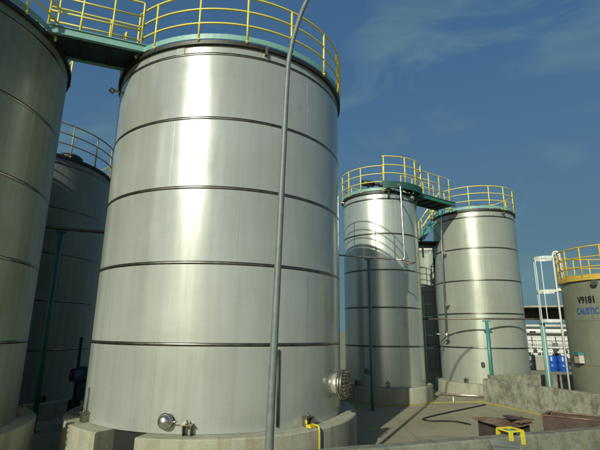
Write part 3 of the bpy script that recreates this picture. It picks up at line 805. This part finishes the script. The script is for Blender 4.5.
# ------------------------------------------------------------------ pipe rack, overhead bridge and buildings beyond
bd = Vector((.885, -.465, 0)).normalized()
T = thing('overhead_gantry', 'black overhead gantry beam crossing the sky gap at the right', 'gantry', (20.4, 40.1, 0))
def gp(s, o, z): return bd * s + Vector((.465, .885, 0)) * o + Vector((0, 0, z))
k = MB(); k.beam(gp(-16, 0, 3.86), gp(16, 0, 3.86), .5, .92); k.build('girder', DARK, T)
k = MB(); k.beam(gp(-16, 0, 4.40), gp(16, 0, 4.40), 4.8, .14); k.build('top_flange', concrete('girder_cap', (.33, .31, .25), (.4, .38, .31)), T)
k = MB(); k.beam(gp(-16, 0, 3.345), gp(16, 0, 3.345), .7, .09); k.build('bottom_flange', metal('dull_grey_steel', (.2, .21, .2), .5, .5), T)
for s in (-12, -5.5, 7, 14):
    k = MB(); k.box(gp(s, 0, 0), .5, .5, 3.30, -28); k.build('leg', DARK, T)
T = thing('pipe_rack', 'low rack of fat white pipes beyond the drums', 'pipe rack', (19.4, 37.0, 0))
for i, (z, r, mt) in enumerate(((2.35, .20, WHITE), (1.78, .17, WHITE), (2.78, .11, CREAM), (1.35, .11, OFFW))):
    k = MB(); k.tube([gp(-9, -i * .15, z), gp(9, -i * .15, z)], r, 16); k.build('pipe', mt, T)
for s in (-8, -5.2, -2.4, .45, 3.2, 6, 8.6):
    k = MB(); k.box(gp(s, .4, 0), .16, .16, 3.1, -28); k.beam(gp(s, -.7, 2.05), gp(s, .7, 2.05), .12, .12); k.build('frame', DARK if s in (.45, -2.4) else GREYB, T)
T = thing('warehouse', 'low off white warehouse behind the white pipe rack', 'building', (23.5, 46.0, 0))
k = MB(); k.box((0, 0, 0), 20, 6, 2.55, -28); k.build('wall', OFFW, T)
k = MB(); k.box((0, 0, 2.551), 20.6, 6.6, .16, -28); k.build('roof', metal('roof_sheet', (.5, .5, .48), .5, .3), T)
nn = Vector((-.465, -.885, 0))
for s in (-6, -3.4, -.8, 1.8, 4.4, 7):
    p = bd * s + nn * 3.01 + Vector((0, 0, 1.05)); k = MB(); k.box(p, 1.3, .06, .8, -28); f = k.build('window', DARK, T)
    k = MB(); k.box(p + nn * .02 - Vector((0, 0, .08)), 1.45, .1, .07, -28); k.build('sill', OFFW, f)
# tanker: white horizontal vessel on saddles with dark wheels
T = thing('tank_trailer', 'white tank trailer on dark wheels in front of the warehouse', 'trailer', (17.2, 33.0, 0))
k = MB(); k.tube([gp(-4.2, 0, 1.55), gp(-4.0, 0, 1.55), gp(4.0, 0, 1.55), gp(4.2, 0, 1.55)], [.32, .46, .46, .32], 28); k.build('vessel', OFFW, T)
k = MB(); k.beam(gp(-4.2, 0, .86), gp(4.2, 0, .86), .8, .12); k.build('chassis', DARK, T)
for s in (-3.6, -2.7, -1.8, -.4, .5, 1.4, 2.6, 3.5):
    for o in (-.62, .62):
        k = MB(); k.cyl(gp(s, o - .11, .40), gp(s, o + .11, .40), .40, 20); w = k.build('wheel', RUBBER, T)
for s in (-3.1, -1.6, -.1, 1.4, 2.9):
    k = MB(); k.tube([gp(s - .04, 0, 1.55), gp(s + .04, 0, 1.55)], .475, 28); k.build('band', GREYB, T)
k = MB(); k.beam(gp(-3.2, 0, 2.18), gp(3.2, 0, 2.18), .5, .05); k.build('catwalk', GREYB, T)
for s in (-2.2, 0, 2.2):
    k = MB(); k.cyl(gp(s, 0, 2.12), gp(s, 0, 2.34), .2, 16); k.build('hatch', DARK, T)

# valve manifold and guard rail in front of the trailer
T = thing('valve_manifold', 'low white pipe manifold with a row of dark hand wheels above the drums', 'manifold', (16.6, 31.0, 0))
for z, rr_ in ((.95, .07), (1.25, .05)):
    k = MB(); k.tube([gp(-4, 0, z), gp(4, 0, z)], rr_, 12); k.build('header', WHITE, T)
for i in range(13):
    s_ = -3.6 + i * .6
    k = MB(); k.tube([gp(s_, 0, 0), gp(s_, 0, 1.28)], .035, 8); k.build('riser', OFFW, T)
    k = MB(); k.cyl(gp(s_ + .25, -.12, 1.02), gp(s_ + .25, -.15, 1.02), .13, 14); k.build('hand_wheel', RUBBER if i % 3 else RIMD, T)
for s_ in (-2.9, -1.2, .9, 2.2):
    k = MB(); k.box(gp(s_, .5, 1.0), .35, .35, .55 + .2 * (i % 2), -28); k.build('actuator', (CREAM, GREYB)[int(s_ > 0)], T)
T = thing('guard_rail', 'thin white guard rail in front of the tank trailer', 'railing', (16.9, 32.0, 0))
for z in (1.5, 1.95):
    k = MB(); k.tube([gp(-4, 0, z), gp(4, 0, z)], .03, 8); k.build('rail', WHITE, T)
for i in range(9):
    k = MB(); k.tube([gp(-4 + i, 0, 0), gp(-4 + i, 0, 1.95)], .03, 8); k.build('post', WHITE, T)

# ------------------------------------------------------------------ camera
PIT, ROL = R_(13.67), R_(0.63)
cam = bpy.data.cameras.new('camera'); co = bpy.data.objects.new('camera', cam); COL.objects.link(co)
cam.sensor_width = 36; cam.lens = 436.2 / 600 * 36; cam.clip_start = .05; cam.clip_end = 3000
co.matrix_world = Matrix.Translation((0, 0, 2.15)) @ Matrix.Rotation(pi / 2 + PIT, 4, 'X') @ Matrix.Rotation(ROL, 4, 'Z')
S.camera = co

# ------------------------------------------------------------------ light
SUN_EL, SUN_AZ = 26.0, -155.3            # bearing the sun stands at (degrees from +Y towards +X)
sd = Vector((sin(R_(SUN_AZ)) * cos(R_(SUN_EL)), cos(R_(SUN_AZ)) * cos(R_(SUN_EL)), sin(R_(SUN_EL))))
sun = bpy.data.lights.new('sun', 'SUN'); so = bpy.data.objects.new('sun', sun); COL.objects.link(so)
sun.energy = 4.6; sun.angle = R_(.53); sun.color = (1.0, .985, .83)
so.rotation_euler = (-sd).to_track_quat('-Z', 'Y').to_euler(); so.location = sd * 60
W = bpy.data.worlds.new('World'); S.world = W; W.use_nodes = True
nt = W.node_tree; bg = nt.nodes['Background']
sky = nt.nodes.new('ShaderNodeTexSky'); sky.sky_type = 'NISHITA'; sky.sun_disc = False
sky.sun_elevation = R_(SUN_EL); sky.sun_rotation = R_(SUN_AZ); sky.air_density = 1.0; sky.dust_density = 1.4; sky.ozone_density = 2.5
tc = nt.nodes.new('ShaderNodeTexCoord')
mp = nt.nodes.new('ShaderNodeMapping'); mp.inputs['Scale'].default_value = (1.5, 1.5, 4.2); mp.inputs['Rotation'].default_value = (0, R_(-24), R_(20))
nz = nt.nodes.new('ShaderNodeTexNoise'); nz.inputs['Scale'].default_value = 2.1; nz.inputs['Detail'].default_value = 7; nz.inputs['Roughness'].default_value = .56; nz.inputs['Distortion'].default_value = .9
rp = nt.nodes.new('ShaderNodeValToRGB'); rp.color_ramp.elements[0].position = .50; rp.color_ramp.elements[0].color = (0, 0, 0, 1); rp.color_ramp.elements[1].position = .80; rp.color_ramp.elements[1].color = (.72, .72, .72, 1)
# thin wisps, and a veil of grey blue cloud thickening towards the horizon
sp = nt.nodes.new('ShaderNodeSeparateXYZ'); nt.links.new(tc.outputs['Generated'], sp.inputs[0])
veil = nt.nodes.new('ShaderNodeMapRange'); veil.interpolation_type = 'SMOOTHSTEP'
for q, val in zip(('From Min', 'From Max', 'To Min', 'To Max'), (.75, .0, .62, .94)): veil.inputs[q].default_value = val
nt.links.new(sp.outputs[2], veil.inputs['Value'])
mv = nt.nodes.new('ShaderNodeMix'); mv.data_type = 'RGBA'; vc = nt.nodes.new('ShaderNodeMix'); vc.data_type = 'RGBA'; vc.inputs[6].default_value = (.76, 2.2, 4.3, 1); vc.inputs[7].default_value = (1.40, 2.75, 3.45, 1)
hz = nt.nodes.new('ShaderNodeMapRange'); hz.inputs['From Min'].default_value = .55; hz.inputs['From Max'].default_value = .05
nt.links.new(sp.outputs[2], hz.inputs['Value']); nt.links.new(hz.outputs[0], vc.inputs[0]); nt.links.new(vc.outputs[2], mv.inputs[7])
# the veil thins out round the sun, where the sky stays bright
dt = nt.nodes.new('ShaderNodeVectorMath'); dt.operation = 'DOT_PRODUCT'; dt.inputs[1].default_value = sd
nt.links.new(tc.outputs['Generated'], dt.inputs[0])
gl = nt.nodes.new('ShaderNodeMapRange'); gl.interpolation_type = 'SMOOTHSTEP'
for q, val in zip(('From Min', 'From Max', 'To Min', 'To Max'), (-.25, .55, 1.0, 0.0)): gl.inputs[q].default_value = val
nt.links.new(dt.outputs['Value'], gl.inputs['Value'])
vm = nt.nodes.new('ShaderNodeMath'); vm.operation = 'MULTIPLY'
nt.links.new(veil.outputs[0], vm.inputs[0]); nt.links.new(gl.outputs[0], vm.inputs[1])
nt.links.new(vm.outputs[0], mv.inputs[0]); nt.links.new(sky.outputs[0], mv.inputs[6])
mx = nt.nodes.new('ShaderNodeMix'); mx.data_type = 'RGBA'; mx.inputs[7].default_value = (2.1, 4.0, 4.3, 1)
nt.links.new(tc.outputs['Generated'], mp.inputs[0]); nt.links.new(mp.outputs[0], nz.inputs['Vector']); nt.links.new(nz.outputs['Fac'], rp.inputs[0])
nt.links.new(rp.outputs['Color'], mx.inputs[0]); nt.links.new(mv.outputs[2], mx.inputs[6]); nt.links.new(mx.outputs[2], bg.inputs['Color'])
bg.inputs['Strength'].default_value = .07

vs = S.view_settings; vs.view_transform = 'Standard'; vs.look = 'None'; vs.gamma = 1.0; vs.exposure = 0.0; vs.use_curve_mapping = False
S.cycles.max_bounces = 8
